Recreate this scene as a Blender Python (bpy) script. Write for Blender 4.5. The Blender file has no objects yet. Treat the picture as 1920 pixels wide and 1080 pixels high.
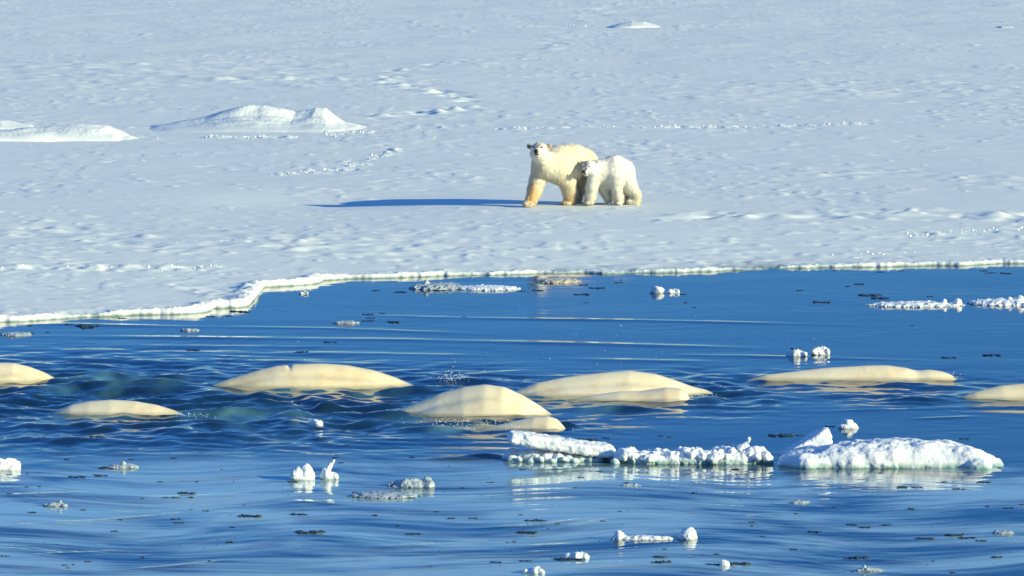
import bpy, math, random
import numpy as np
C = bpy.context.scene
COL = C.collection
R = math.radians

# ------------------------------------------------------------------ camera, sky, sun, exposure
H = 8.0                      # eye height above the water (ship's deck)
F = 9600.0                   # focal length in photo pixels (1920 wide)
PITCH = math.atan(827.0 / F)
cam = bpy.data.cameras.new('camera'); camo = bpy.data.objects.new('camera', cam); COL.objects.link(camo)
cam.sensor_width = 36.0; cam.lens = F / 1920 * 36.0
cam.clip_start = 1.0; cam.clip_end = 20000
camo.location = (0, 0, H); camo.rotation_euler = (math.pi / 2 - PITCH, 0, 0)
C.camera = camo

SUN_EL, SUN_AZ = 15.0, 25.0   # elevation; degrees from +X towards the camera side
world = bpy.data.worlds.new('World'); C.world = world; world.use_nodes = True
nt = world.node_tree; nt.nodes.clear()
sky = nt.nodes.new('ShaderNodeTexSky'); sky.sky_type = 'NISHITA'; sky.sun_disc = False
sky.sun_elevation = R(SUN_EL); sky.sun_rotation = R(90 + SUN_AZ)
sky.air_density = 1.0; sky.dust_density = 0.1; sky.ozone_density = 3.0
tint = nt.nodes.new('ShaderNodeMix'); tint.data_type = 'RGBA'; tint.blend_type = 'MULTIPLY'
tint.inputs[0].default_value = 1.0; tint.inputs[7].default_value = (0.46, 0.98, 1.48, 1)
bg = nt.nodes.new('ShaderNodeBackground'); bg.inputs['Strength'].default_value = 0.10
wo = nt.nodes.new('ShaderNodeOutputWorld')
nt.links.new(sky.outputs[0], tint.inputs[6]); 
tcw = nt.nodes.new('ShaderNodeTexCoord'); sep = nt.nodes.new('ShaderNodeSeparateXYZ'); nt.links.new(tcw.outputs['Generated'], sep.inputs[0])
band = nt.nodes.new('ShaderNodeValToRGB'); nt.links.new(sep.outputs[2], band.inputs[0]); be = band.color_ramp.elements   # pale ice blink on the horizon, deep blue above it
be[0].position = 0.0; be[0].color = (2.6, 1.35, .95, 1); be[1].position = 1.0; be[1].color = (1.25, 1.25, 1.25, 1)
for p_, c_ in ((0.025, (1.9, 1.15, .9)), (0.065, (.46, .56, .79)), (0.2, (.43, .54, .76)), (0.38, (.5, .60, .78)), (0.65, (1.2, 1.2, 1.2))):
    e_ = be.new(p_); e_.color = c_ + (1,)
bm_ = nt.nodes.new('ShaderNodeMix'); bm_.data_type = 'RGBA'; bm_.blend_type = 'MULTIPLY'; bm_.inputs[0].default_value = 1.0
nt.links.new(tint.outputs[2], bm_.inputs[6]); nt.links.new(band.outputs[0], bm_.inputs[7]); nt.links.new(bm_.outputs[2], bg.inputs[0]); nt.links.new(bg.outputs[0], wo.inputs[0])

sl = bpy.data.lights.new('sun', 'SUN'); sl.energy = 4.65; sl.angle = R(0.53); sl.color = (1.0, 0.965, 0.58)
so = bpy.data.objects.new('sun', sl); COL.objects.link(so)
az, el = R(SUN_AZ), R(SUN_EL)
from mathutils import Vector
tosun = Vector((math.cos(el) * math.cos(az), -math.cos(el) * math.sin(az), math.sin(el)))
so.rotation_euler = tosun.to_track_quat('Z', 'Y').to_euler(); so.location = (40, -20, 40)
C.view_settings.view_transform = 'Standard'; C.view_settings.look = 'None'
C.view_settings.gamma = 1.0; C.view_settings.exposure = 0.40
C.render.engine = 'CYCLES'

# ------------------------------------------------------------------ helpers
ICE_Z = 0.20
def P(px, py, z=0.0):
    """the point at height z that the photo shows at (px, py)"""
    a, b = (px - 960) / F, (540 - py) / F
    dy = math.cos(PITCH) + b * math.sin(PITCH); dz = -math.sin(PITCH) + b * math.cos(PITCH)
    t = (z - H) / dz
    return a * t, dy * t
def scl(Y): return F / (Y * math.cos(PITCH) + (H) * math.sin(PITCH))   # photo pixels per metre at depth Y

def perlin(shape_seed):
    rs = np.random.RandomState(shape_seed)
    perm = rs.permutation(512).astype(np.int64); ang = rs.rand(512) * 2 * np.pi
    gx, gy = np.cos(ang), np.sin(ang)
    def f(x, y):
        xi = np.floor(x).astype(np.int64); yi = np.floor(y).astype(np.int64)
        xf = x - xi; yf = y - yi
        u = xf * xf * xf * (xf * (xf * 6 - 15) + 10); v = yf * yf * yf * (yf * (yf * 6 - 15) + 10)
        def g(i, j, a, b):
            h = perm[(perm[(xi + i) & 511] + yi + j) & 511]
            return gx[h] * a + gy[h] * b
        n0 = g(0, 0, xf, yf) * (1 - u) + g(1, 0, xf - 1, yf) * u
        n1 = g(0, 1, xf, yf - 1) * (1 - u) + g(1, 1, xf - 1, yf - 1) * u
        return (n0 * (1 - v) + n1 * v) * 1.5
    return f
def perlin3(seed):
    rs = np.random.RandomState(seed); perm = rs.permutation(256).astype(np.int64)
    g = rs.randn(256, 3); g /= np.linalg.norm(g, axis=1)[:, None]
    def f(x, y, z):
        xi, yi, zi = [np.floor(a).astype(np.int64) for a in (x, y, z)]
        xf, yf, zf = x - xi, y - yi, z - zi
        u, v, w = [t * t * (3 - 2 * t) for t in (xf, yf, zf)]
        out = 0
        for i in (0, 1):
            for j in (0, 1):
                for k in (0, 1):
                    h = perm[(perm[(perm[(xi + i) & 255] + yi + j) & 255] + zi + k) & 255]
                    d = g[h, 0] * (xf - i) + g[h, 1] * (yf - j) + g[h, 2] * (zf - k)
                    out = out + d * (u if i else 1 - u) * (v if j else 1 - v) * (w if k else 1 - w)
        return out * 1.6
    return f
def sstep(a, b, x):
    t = np.clip((x - a) / (b - a), 0, 1); return t * t * (3 - 2 * t)

def raw_mesh(name, verts, faces, smooth=True):
    """fast mesh from numpy arrays; faces is (n,4) or (n,3)"""
    me = bpy.data.meshes.new(name)
    n, k = faces.shape
    me.vertices.add(len(verts)); me.vertices.foreach_set('co', np.ascontiguousarray(verts, dtype=np.float32).ravel())
    me.loops.add(n * k); me.loops.foreach_set('vertex_index', np.ascontiguousarray(faces, dtype=np.int32).ravel())
    me.polygons.add(n); me.polygons.foreach_set('loop_start', np.arange(0, n * k, k, dtype=np.int32))
    me.polygons.foreach_set('use_smooth', np.full(n, smooth, dtype=bool))
    me.update(calc_edges=True); me.validate()
    return me
def add_color(me, name, rgb):
    a = me.color_attributes.new(name, 'FLOAT_COLOR', 'POINT')
    c = np.ones((len(me.vertices), 4), dtype=np.float32); c[:, :3] = rgb
    a.data.foreach_set('color', c.ravel())
def add_float(me, name, v):
    a = me.attributes.new(name, 'FLOAT', 'POINT'); a.data.foreach_set('value', np.ascontiguousarray(v, dtype=np.float32))
def link(name, me, mat, parent=None, loc=(0, 0, 0)):
    o = bpy.data.objects.new(name, me); COL.objects.link(o); o.location = loc
    if mat is not None and not me.materials: me.materials.append(mat)
    if parent is not None: o.parent = parent
    return o
def tag(o, label, cat, group=None, kind=None):
    o['label'] = label
    if cat: o['category'] = cat
    if group: o['group'] = group
    if kind: o['kind'] = kind
    return o
def grid_faces(nr, nc):
    i = np.arange(nr - 1)[:, None] * nc + np.arange(nc - 1)[None, :]
    i = i.ravel(); return np.stack([i, i + 1, i + nc + 1, i + nc], 1)

def surface_nets(fn, lo, hi, h):
    """mesh of fn(x,y,z) < 0 inside the box lo..hi with cells of size h"""
    ax = [np.arange(lo[i], hi[i] + h, h) for i in range(3)]
    X, Y, Z = np.meshgrid(*ax, indexing='ij')
    V = fn(X, Y, Z).astype(np.float64)
    V[0], V[-1], V[:, 0], V[:, -1], V[:, :, 0], V[:, :, -1] = (np.maximum(q, h) for q in (V[0], V[-1], V[:, 0], V[:, -1], V[:, :, 0], V[:, :, -1]))
    S = V < 0
    sh = np.array(V.shape) - 1
    acc = np.zeros(tuple(sh) + (3,)); cnt = np.zeros(tuple(sh))
    corners = [(a, b, c) for a in (0, 1) for b in (0, 1) for c in (0, 1)]
    sub = lambda A, c: A[c[0]:c[0] + sh[0], c[1]:c[1] + sh[1], c[2]:c[2] + sh[2]]
    for c in corners:
        for d in range(3):
            if c[d] == 0:
                c2 = list(c); c2[d] = 1
                a, b = sub(V, c), sub(V, c2)
                m = (a < 0) != (b < 0)
                t = np.where(m, a / np.where(m, a - b, 1), 0)
                for e in range(3):
                    acc[..., e] += m * ((c[e]) if e != d else t)
                cnt += m
    act = cnt > 0
    idx = -np.ones(tuple(sh), dtype=np.int64); idx[act] = np.arange(act.sum())
    cell = np.argwhere(act)
    pos = (acc[act] / cnt[act][:, None] + cell) * h + np.array(lo)
    quads = []
    for d in range(3):
        e, f = [(1, 2), (2, 0), (0, 1)][d]
        a = [slice(0, -1)] * 3; b = [slice(0, -1)] * 3
        a = [slice(1, sh[i]) for i in range(3)]; b = list(a)
        a[d] = slice(0, sh[d]); b[d] = slice(1, sh[d] + 1)
        Sa, Sb = S[tuple(a)], S[tuple(b)]
        m = np.argwhere(Sa != Sb)
        off = np.ones(3, dtype=np.int64); off[d] = 0
        base = m + off
        flip = Sa[tuple(m.T)]
        def I(de, df):
            q = base.copy(); q[:, e] += de; q[:, f] += df
            return idx[tuple(q.T)]
        q = np.stack([I(-1, -1), I(0, -1), I(0, 0), I(-1, 0)], 1)
        q[~flip] = q[~flip][:, ::-1]
        quads.append(q)
    return pos, np.concatenate(quads)

def smin(a, b, k):
    hh = np.clip(0.5 + 0.5 * (b - a) / k, 0, 1)
    return b * (1 - hh) + a * hh - k * hh * (1 - hh)
def sd_cone(X, Y, Z, a, ra, b, rb):
    a = np.array(a, float); b = np.array(b, float); ab = b - a
    t = ((X - a[0]) * ab[0] + (Y - a[1]) * ab[1] + (Z - a[2]) * ab[2]) / max(ab @ ab, 1e-9)
    t = np.clip(t, 0, 1)
    return np.sqrt((X - a[0] - t * ab[0])**2 + (Y - a[1] - t * ab[1])**2 + (Z - a[2] - t * ab[2])**2) - (ra + t * (rb - ra))
def sd_ell(X, Y, Z, c, r):
    q = np.sqrt(((X - c[0]) / r[0])**2 + ((Y - c[1]) / r[1])**2 + ((Z - c[2]) / r[2])**2)
    return (q - 1) * min(r)

# ------------------------------------------------------------------ materials
class N:
    def __init__(s, name):
        s.m = bpy.data.materials.new(name); s.m.use_nodes = True; s.t = s.m.node_tree
        s.b = s.t.nodes['Principled BSDF']; s.out = s.t.nodes['Material Output']
    def n(s, typ, **kw):
        nd = s.t.nodes.new(typ)
        for k, v in kw.items():
            if k in nd.inputs: nd.inputs[k].default_value = v
            else: setattr(nd, k, v)
        return nd
    def l(s, a, b): s.t.links.new(a, b)
    def mapped(s, scale=(1, 1, 1)):
        g = s.n('ShaderNodeNewGeometry'); mp = s.n('ShaderNodeMapping'); mp.inputs['Scale'].default_value = scale
        s.l(g.outputs['Position'], mp.inputs['Vector']); return mp.outputs[0]
    def noise(s, vec, scale, detail=4, rough=0.55):
        nn = s.n('ShaderNodeTexNoise'); nn.inputs['Scale'].default_value = scale; nn.inputs['Detail'].default_value = detail
        nn.inputs['Roughness'].default_value = rough; s.l(vec, nn.inputs['Vector']); return nn.outputs['Fac']
    def ramp(s, fac, stops):
        r = s.n('ShaderNodeValToRGB'); e = r.color_ramp.elements
        while len(e) > 1: e.remove(e[-1])
        e[0].position = stops[0][0]; e[0].color = tuple(stops[0][1]) + (1,)
        for p, c in stops[1:]:
            q = e.new(p); q.color = tuple(c) + (1,)
        s.l(fac, r.inputs[0]); return r.outputs[0]
    def mix(s, fac, a, b, mode='MIX'):
        x = s.n('ShaderNodeMix', data_type='RGBA', blend_type=mode)
        for i, v in ((0, fac), (6, a), (7, b)):
            if hasattr(v, 'type') and not isinstance(v, (int, float, tuple)): s.l(v, x.inputs[i])
            else: x.inputs[i].default_value = v if i == 0 else tuple(v) + (1,)
        return x.outputs[2]
    def bump(s, hgt, strength, dist, prev=None):
        b = s.n('ShaderNodeBump'); b.inputs['Strength'].default_value = strength; b.inputs['Distance'].default_value = dist
        s.l(hgt, b.inputs['Height'])
        if prev is not None: s.l(prev, b.inputs['Normal'])
        return b.outputs[0]

def snow_material(name, base, wet, z0, z1, rough=0.6, bump_d=0.006, sss=0.0, bscale=22):
    s = N(name); v = s.mapped()
    sx = s.n('ShaderNodeSeparateXYZ'); s.l(v, sx.inputs[0])
    jit = s.noise(v, 6.0, 3)
    ad = s.n('ShaderNodeMath', operation='MULTIPLY_ADD'); s.l(jit, ad.inputs[0]); ad.inputs[1].default_value = (z1 - z0) * 1.6
    s.l(sx.outputs[2], ad.inputs[2])
    mr = s.n('ShaderNodeMapRange'); s.l(ad.outputs[0], mr.inputs['Value'])
    mr.inputs['From Min'].default_value = z0 + (z1 - z0) * 0.8; mr.inputs['From Max'].default_value = z1 + (z1 - z0) * 0.8
    c = s.mix(mr.outputs[0], wet, base)
    s.l(c, s.b.inputs['Base Color'])
    s.b.inputs['Roughness'].default_value = rough
    s.b.inputs['Specular IOR Level'].default_value = 0.25
    if sss:
        s.b.inputs['Subsurface Weight'].default_value = sss
        s.b.inputs['Subsurface Radius'].default_value = (0.3, 0.6, 1.0); s.b.inputs['Subsurface Scale'].default_value = 0.06
    nb = s.bump(s.noise(v, bscale, 5, 0.65), 0.7, bump_d)
    s.l(nb, s.b.inputs['Normal'])
    return s.m
M_SNOW = snow_material('snow', (0.895, 0.915, 0.845), (0.20, 0.29, 0.27), 0.0, 0.05, bump_d=0.004)
M_ICE = snow_material('floe_ice', (0.86, 0.875, 0.88), (0.20, 0.38, 0.36), -0.01, 0.075, rough=0.45, bump_d=0.012, sss=0.3, bscale=14)
M_CHUNK = snow_material('chunk_ice', (0.86, 0.875, 0.88), (0.34, 0.42, 0.42), -0.01, 0.025, rough=0.45, bump_d=0.008, sss=0.2, bscale=24)
M_GREY = snow_material('grey_ice', (0.42, 0.48, 0.50), (0.10, 0.15, 0.16), -0.01, 0.015, rough=0.25, bump_d=0.008, bscale=30)
M_DIRTY = snow_material('tan_ice', (0.62, 0.54, 0.40), (0.20, 0.22, 0.18), -0.01, 0.02, rough=0.35, bump_d=0.008, bscale=30)
M_DARK = snow_material('dark_ice', (0.035, 0.055, 0.075), (0.02, 0.035, 0.05), -0.01, 0.02, rough=0.35, bump_d=0.006, bscale=40)  # near black: wet ice, with the shade of raised edges put into the colour

# ------------------------------------------------------------------ ice sheet
rng = random.Random(5)
edge_px = [(-1500, 690), (-500, 630), (0, 604), (90, 600), (180, 595), (300, 590), (388, 587), (396, 584), (400, 579), (440, 577), (478, 572), (485, 563), (489, 549),
           (493, 538), (550, 535), (601, 531), (606, 526), (720, 521), (790, 520), (860, 518), (1000, 515), (1200, 513), (1300, 511),
           (1400, 508), (1480, 503), (1600, 501), (1700, 500), (1800, 498), (1870, 494), (1920, 494), (2400, 482), (3600, 455)]
ew = [P(x, y) for x, y in edge_px]
EX = np.array([p[0] for p in ew]); EY = np.array([p[1] for p in ew])
n_e1, n_e2 = perlin(11), perlin(12)
def edge_y(x):
    e = np.interp(x, EX, EY)
    return e + 0.22 * n_e1(x * 0.9, x * 0 + 3.3) + 0.09 * n_e1(x * 2.6, x * 0 + 7.3) + 0.035 * n_e2(x * 9.0, x * 0 + 1.3)

def fan(y_rows, half=1.18, du=2.0, outer=1.16, umax=4.0):
    u = np.arange(-960 * half, 960 * half + du, du) / F
    o = []; s = du; q = u[-1]
    while q < umax:
        s *= outer; q += s / F; o.append(q)
    o = np.array(o)
    u = np.concatenate([-o[::-1], u, o])
    X = u[None, :] * y_rows[:, None]; Y = np.repeat(y_rows[:, None], len(u), 1)
    return u, X, Y

HS = 0.62
def splat(Z, u, ys, x, y, rx, ry, h, sharp=1.0):
    j0, j1 = np.searchsorted(ys, (y - 2.6 * ry, y + 2.6 * ry))
    if j1 <= j0: return
    yc = ys[(j0 + j1) // 2] if j1 > j0 else y
    i0, i1 = np.searchsorted(u, ((x - 2.6 * rx) / yc - 1e-4, (x + 2.6 * rx) / yc + 1e-4))
    if i1 <= i0: return
    XX = u[None, i0:i1] * ys[j0:j1, None]; YY = ys[j0:j1, None]
    d = ((XX - x) / rx)**2 + ((YY - y) / ry)**2
    Z[j0:j1, i0:i1] += HS * min(1, .13 / rx)**.6 * h * np.exp(-d**sharp)

# rows: even steps as seen from the deck, then growing to the horizon
py = np.arange(640, -40, -0.62)
ys = np.array([P(960, q, ICE_Z)[1] for q in py])
tail = [ys[-1]]; st = 0.6
while tail[-1] < 9000: st *= 1.09; tail.append(tail[-1] + st)
ys = np.concatenate([ys, tail[1:]])
u, X, Y = fan(ys)
n1, n2, n3, n4, n5 = (perlin(s) for s in (1, 2, 3, 4, 5))
near = np.clip(1 - (Y - 300) / 300, 0, 1)
Z = np.full(X.shape, ICE_Z)
wx = X + 0.6 * n3(X * 0.4, Y * 0.2)
near2 = near * (1 + 1.3 * np.clip((Y - 125) / 130, 0, 1))
Z += near2 * (0.030 * n1(X / 9.0, Y / 9.0) + 0.011 * n2(wx / 2.6, Y / 3.0 + 5) + 0.0060 * n3(wx / 1.3 + 9, Y / .55)
             + 0.0052 * n4(X / 1.3, Y / 0.26 + 2) + 0.0020 * n2(X / .28, Y / .16 + 70))
# patchy wind crust: crisp small lips only in some areas
mask = sstep(0.0, 0.55, n5(X / 6.0 + 20, Y / 11.0)); crust = n4(X / 0.42 + 31, Y / 0.8 + 17)
Z += near * mask * 0.014 * sstep(.12, .6, crust)
mask2 = sstep(0.15, 0.5, n5(X / 3.1 + 50, Y / 6.0 + 8)); 
Z += near * mask2 * 0.010 * sstep(0.1, 0.45, n2(X / 0.5 + 77, Y / 1.0))
# keep the ground under and beside the bears even
bx, by = P(1090, 384, ICE_Z)
flat = np.exp(-(((X - bx + 1.3) / 4.4)**2)**2 - (((Y - by - 0.8) / 2.2)**2)**2)
Z = Z * (1 - flat) + ICE_Z * flat
tx_, ty_ = P(600, 374, ICE_Z)
Z -= .13 * np.exp(-((X - tx_) / 2.6)**2 - ((Y - ty_) / 3.0)**2)

def bumps(pts_px, n, spread_px, rr, hh, seed, pit=0.35, sharp=1.0, asp=1.3):
    r = random.Random(seed); L = len(pts_px) - 1
    for k in range(n):
        t = r.random() * L; i = min(int(t), L - 1); f = t - i
        px_ = pts_px[i][0] * (1 - f) + pts_px[i + 1][0] * f + r.gauss(0, spread_px * 2)
        py_ = pts_px[i][1] * (1 - f) + pts_px[i + 1][1] * f + r.gauss(0, spread_px)
        if py_ > 600: continue
        x, y = P(px_, py_, ICE_Z)
        rad = r.uniform(*rr); h = r.uniform(*hh)
        if r.random() < pit: h = -h
        splat(Z, u, ys, x, y, rad * r.uniform(1.0, 1.5), rad * asp * r.uniform(.8, 1.3), h, sharp)
def field(n, x0, x1, y0, y1, rr, hh, seed, pit=0.3, sharp=1.2):
    r = random.Random(seed)
    for k in range(n):
        px_, py_ = r.uniform(x0, x1), r.uniform(y0, y1)
        x, y = P(px_, py_, ICE_Z)
        # clusters
        for q in range(r.choice((1, 1, 2, 3, 4))):
            rad = r.uniform(*rr) * max(1, y / 115)
            splat(Z, u, ys, x + r.gauss(0, .5), y + r.gauss(0, .5), rad * r.uniform(1, 1.8), rad * r.uniform(.9, 1.6), r.uniform(*hh) * max(1, y / 125) * (-1 if r.random() < pit else 1), sharp)
# broad sprinkle
field(800, -60, 1980, 3, 370, (.06, .17), (.012, .045), 21)
field(110, 0, 620, 112, 168, (.12, .24), (.03, .07), 230)
field(90, 1200, 1960, 150, 190, (.10, .22), (.03, .06), 231)
field(330, -60, 1980, 390, 505, (.05, .13), (.012, .035), 22)
field(120, -60, 1980, 500, 590, (.05, .13), (.012, .03), 222)
# left band, footprints of the far left, right-hand band
field(60, 0, 620, 120, 165, (.14, .3), (.03, .07), 23)
bumps([(40, 128), (240, 145), (420, 148), (620, 152), (900, 155), (1000, 160)], 80, 5, (.16, .32), (.03, .08), 24, .5)
# zig-zag track left of centre
for pts, n in (([(960, 112), (820, 122), (740, 135), (725, 155), (790, 168), (850, 180), (885, 190)], 90), ([(900, 200), (800, 212), (700, 222)], 36), ([(760, 150), (720, 158)], 12)):
    bumps(pts, n, 2.4, (.14, .26), (.09, .17), 25 + n, .6)
# second far track at the top
bumps([(1150, 8), (1130, 20), (1120, 30), (1060, 62), (1030, 72), (1040, 92), (980, 105)], 60, 3, (.2, .45), (.05, .12), 60, .45)
# deep prints running in from the right
bumps([(1260, 405), (1400, 403), (1560, 405), (1700, 402), (1860, 404), (1980, 402)], 150, 3.4, (.10, .26), (.03, .085), 31, .5)
bumps([(1390, 405), (1440, 407)], 7, 2.5, (.2, .3), (.06, .1), 311, .5)
bumps([(1480, 322), (1700, 330), (1920, 345)], 60, 8, (.12, .26), (.02, .06), 32, .3)
bumps([(1560, 175), (1700, 172), (1920, 182)], 60, 4, (.2, .4), (.03, .08), 33, .5)
# rough band on the left near the edge
bumps([(20, 428), (150, 438), (300, 452), (500, 450), (640, 458), (760, 470)], 170, 8, (.10, .26), (.02, .065), 34, .42)
bumps([(0, 498), (120, 497), (260, 495), (420, 492)], 90, 2.4, (.07, .2), (.02, .05), 35, .25)
bumps([(700, 440), (1000, 450), (1240, 470), (1600, 455), (1900, 430)], 160, 14, (.08, .22), (.015, .045), 36, .35)
bumps([(340, 530), (420, 535), (480, 537)], 46, 5, (.07, .16), (.02, .055), 37, .3)
# thin ridge lines
for pts, n in (([(920, 243), (1040, 240), (1240, 239), (1440, 237), (1650, 232)], 150), ([(380, 257), (460, 257), (550, 258)], 60), ([(600, 247), (700, 246)], 30),
               ([(970, 49), (1100, 48), (1250, 48), (1400, 50)], 90), ([(440, 60), (560, 60), (700, 61)], 40), ([(1620, 44), (1900, 42)], 40), ([(960, 110), (1120, 112)], 30)):
    bumps(pts, n, .8, (.05, .14), (.015, .05), 40 + n, .2, 1.6)
bumps([(510, 330), (560, 325), (640, 318), (680, 310), (720, 290), (750, 280)], 70, 3, (.05, .12), (.02, .06), 45, .2, 1.6)

# the rim and the drop into the water
E = edge_y(X)
dE = Y - E
xg = np.linspace(-80, 80, 8001); eg = edge_y(xg)            # true distance from the shore line
near_e = (dE > -3) & (dE < 14) & (np.abs(X) < 40)
xq, yq = X[near_e], Y[near_e]; best = (yq - edge_y(xq))**2
kx = np.arange(-60, 60.01, .08); ky = edge_y(kx); ib = np.floor((xq + 60) / .08).astype(int)
for o_ in range(-75, 76):
    a_ = np.clip(ib + o_, 0, len(kx) - 2); ax_, ay_ = kx[a_], ky[a_]; bx_, by_ = kx[a_ + 1] - ax_, ky[a_ + 1] - ay_
    t_ = np.clip(((xq - ax_) * bx_ + (yq - ay_) * by_) / (bx_ * bx_ + by_ * by_), 0, 1)
    best = np.minimum(best, (xq - ax_ - t_ * bx_)**2 + (yq - ay_ - t_ * by_)**2)
sgn = np.sign(dE[near_e]); dE[near_e] = sgn * np.sqrt(best)
rim_n = 0.5 + 0.8 * n_e1(X * 0.5 + 9, X * 0 + 4.2)
Z -= 0.138 * (1 - sstep(0, 9, dE))
shelf = sstep(-6.8, -5.0, X) * (1 - sstep(-3.6, -2.6, X))
low = sstep(.05, .55, n_e2(X * .75 + 3, X * 0 + 9.1)) * (1 - shelf)
Z -= .05 * low * (1 - sstep(.05, .8, dE))
Z += (0.004 + 0.02 * np.clip(rim_n, 0, 1) + .055 * shelf) * np.exp(-((dE - 0.22) / 0.2)**2) * (0.75 + 0.45 * n_e2(X * 4, Y * 3))
Z += .010 * n_e2(X * 7, Y * 7) * np.exp(-(dE / .7)**2) + .012 * sstep(.1, .6, n_e1(X * 13, Y * 11)) * np.exp(-((dE - .15) / .2)**2)
# low shelves where the shore steps back
rise = np.clip((dE + .02) / .12, 0, 1)
rise = np.sqrt(1 - (1 - rise)**2)
Z = np.where(dE > -0.4, -0.35 + (Z + 0.35) * rise, -0.35)
keep = dE > -1.2
V3 = np.stack([X.ravel(), Y.ravel(), Z.ravel()], 1)
fc = grid_faces(*X.shape)
k = keep.ravel(); fk = k[fc].any(1); fc = fc[fk]
used = np.zeros(len(V3), bool); used[fc.ravel()] = True
re = np.cumsum(used) - 1
me = raw_mesh('snow_ground', V3[used], re[fc])
o = link('snow_ground', me, M_SNOW); tag(o, 'wind crusted snow covered sea ice sheet behind the open water', None, kind='structure')
ZG = Z
def ground_z(x, y):
    j = int(np.clip(np.searchsorted(ys, y), 1, len(ys) - 1)); i = int(np.clip(np.searchsorted(u, x / ys[j]), 1, len(u) - 1))
    return float(ZG[j, i])

# ------------------------------------------------------------------ snow mounds
def mound(px0, px1, pyb, outline, depth, label, seed, extra=None, crest=.5):
    """outline: list of (px, height in px above base line) - a drift standing on the ice"""
    cx, cy = P((px0 + px1) / 2, pyb, ICE_Z); s = scl(cy + depth * .5)
    xs = np.array([(a - (px0 + px1) / 2) / s for a, _ in outline]); hs = np.array([b / s for _, b in outline])
    w = (px1 - px0) / s
    gx = np.linspace(-w * 0.62, w * 0.62, 420); gy = np.linspace(-depth * .3, depth * 1.3, 200)
    GX, GY = np.meshgrid(gx, gy)
    nn, n_b = perlin(seed), perlin(seed + 1)
    wob = 0.25 * nn(GX / 1.3, GY / 1.0)
    hx = np.interp(GX + wob * .5, xs, hs)
    t = GY - depth * crest + 0.5 * wob; t = np.where(t < 0, t / (depth * crest), t / (depth * (1 - crest)))
    prof = np.clip(1 - np.abs(t)**2.0, 0, 1)**0.8
    if crest > .5: prof = np.interp(np.abs(t), [0, .05, .2, .3, .8, 1.0], [1, .97, .60, .52, .06, 0])
    Zm = hx * prof * (1 + 0.10 * nn(GX / 1.1 + 4, GY / .9)) + 0.022 * n_b(GX / .45, GY / .4) * sstep(0.02, .2, hx * prof)
    Zm += 0.005 * n_b(GX / .1 + 3, GY / .12) * sstep(0.02, .2, hx * prof)
    if extra: Zm = extra(GX, GY, Zm, n_b)
    Zm -= 0.06 * (1 - sstep(0.0, .05, hx * prof))
    me = raw_mesh('snow_mound', np.stack([GX.ravel(), GY.ravel(), Zm.ravel()], 1), grid_faces(*GX.shape))
    o = link('snow_mound', me, M_SNOW, loc=(cx, cy, ICE_Z))
    return tag(o, label, 'snow mound', 'snow mounds on the ice sheet')
mound(-60, 235, 264, [(-120, 0), (-60, 12), (20, 18), (90, 23), (140, 25), (190, 23), (215, 14), (232, 4), (260, 0)], 2.4, 'low rounded snow mound with bright steep end at the left edge', 71)
mound(-120, 70, 243, [(-160, 0), (-60, 14), (0, 12), (30, 6), (60, 1), (80, 0)], 2.5, 'small snow mound cut by the left edge behind the rounded one', 73)
mound(310, 660, 250, [(250, 0), (300, 6), (340, 14), (380, 24), (420, 33), (450, 38), (480, 40), (515, 35), (540, 28), (558, 31), (580, 36), (600, 34), (620, 20), (640, 9), (665, 3), (690, 0)],
      5.0, 'largest snow mound with two crests at left on the ice', 75, crest=.7)
mound(1150, 1235, 52, [(1140, 0), (1165, 6), (1185, 10), (1205, 10), (1225, 5), (1240, 0)], 2.5, 'small distant snow mound near the top of the photo', 77)
mound(1870, 1910, 54, [(1868, 0), (1880, 4), (1895, 4), (1908, 0)], 1.5, 'tiny distant snow mound near the upper right corner', 79)

# ------------------------------------------------------------------ water
WH = [  # whales: outline of the back in photo pixels, waterline, yaw, half width, label, crest wobble
 ('white whale back cut by the left edge of the photo', [(-110, 712), (-60, 690), (-10, 682), (20, 682.5), (50, 689), (80, 700), (103, 713)], 716, 4),
 ('smaller cream whale back arching alone at lower left', [(106, 771), (130, 761), (165, 755), (205, 752), (250, 754), (290, 760), (322, 770), (345, 780)], 779, -3),
 ('long cream whale back with a small notch in its ridge', [(390, 724), (425, 712), (480, 696), (515, 688), (550, 684.5), (600, 683.5), (650, 687), (700, 696), (740, 710), (783, 728)], 726, 3),
 ('tall arched whale back speckled with drops in the centre', [(736, 774), (775, 759), (822, 741), (870, 728), (910, 722), (945, 726), (980, 742), (1008, 759), (1034, 777)], 779, -4),
 ('small whale head surfacing just behind the slanted ice slab', [(890, 809), (925, 802), (960, 793), (1000, 784), (1028, 782), (1045, 787), (1055, 798)], 809, -2),
 ('large whale back behind the smaller one, right of centre', [(966, 734), (1005, 719), (1060, 709), (1120, 701), (1180, 697.5), (1230, 703), (1270, 715), (1298, 726), (1325, 733), (1340, 740)], 742, 3),
 ('slim whale with raised head swimming against the larger whale', [(1060, 753), (1110, 744), (1160, 737), (1200, 735), (1225, 731), (1250, 727.5), (1278, 730), (1290, 738), (1294, 748)], 754, -2),
 ('longest, lowest whale with its head pointing right', [(1400, 714), (1440, 703), (1500, 696.5), (1560, 691), (1620, 688), (1665, 687), (1700, 691), (1722, 697), (1745, 695), (1768, 697.5), (1788, 704), (1796, 711)], 714, 2),
 ('whale back cut by the right edge of the photo', [(1790, 750), (1830, 736), (1880, 724), (1930, 720), (1990, 724), (2060, 738), (2110, 750)], 750, 4),
]
wp = np.arange(1500, 455, -1.0)
wy = np.array([P(960, q, 0)[1] for q in wp])
near_rows = [wy[0]]
while near_rows[-1] > -30: near_rows.append(near_rows[-1] - max(.3, 0.06 * (wy[0] - near_rows[-1]) + .3))
far_rows = [wy[-1]]
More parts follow.
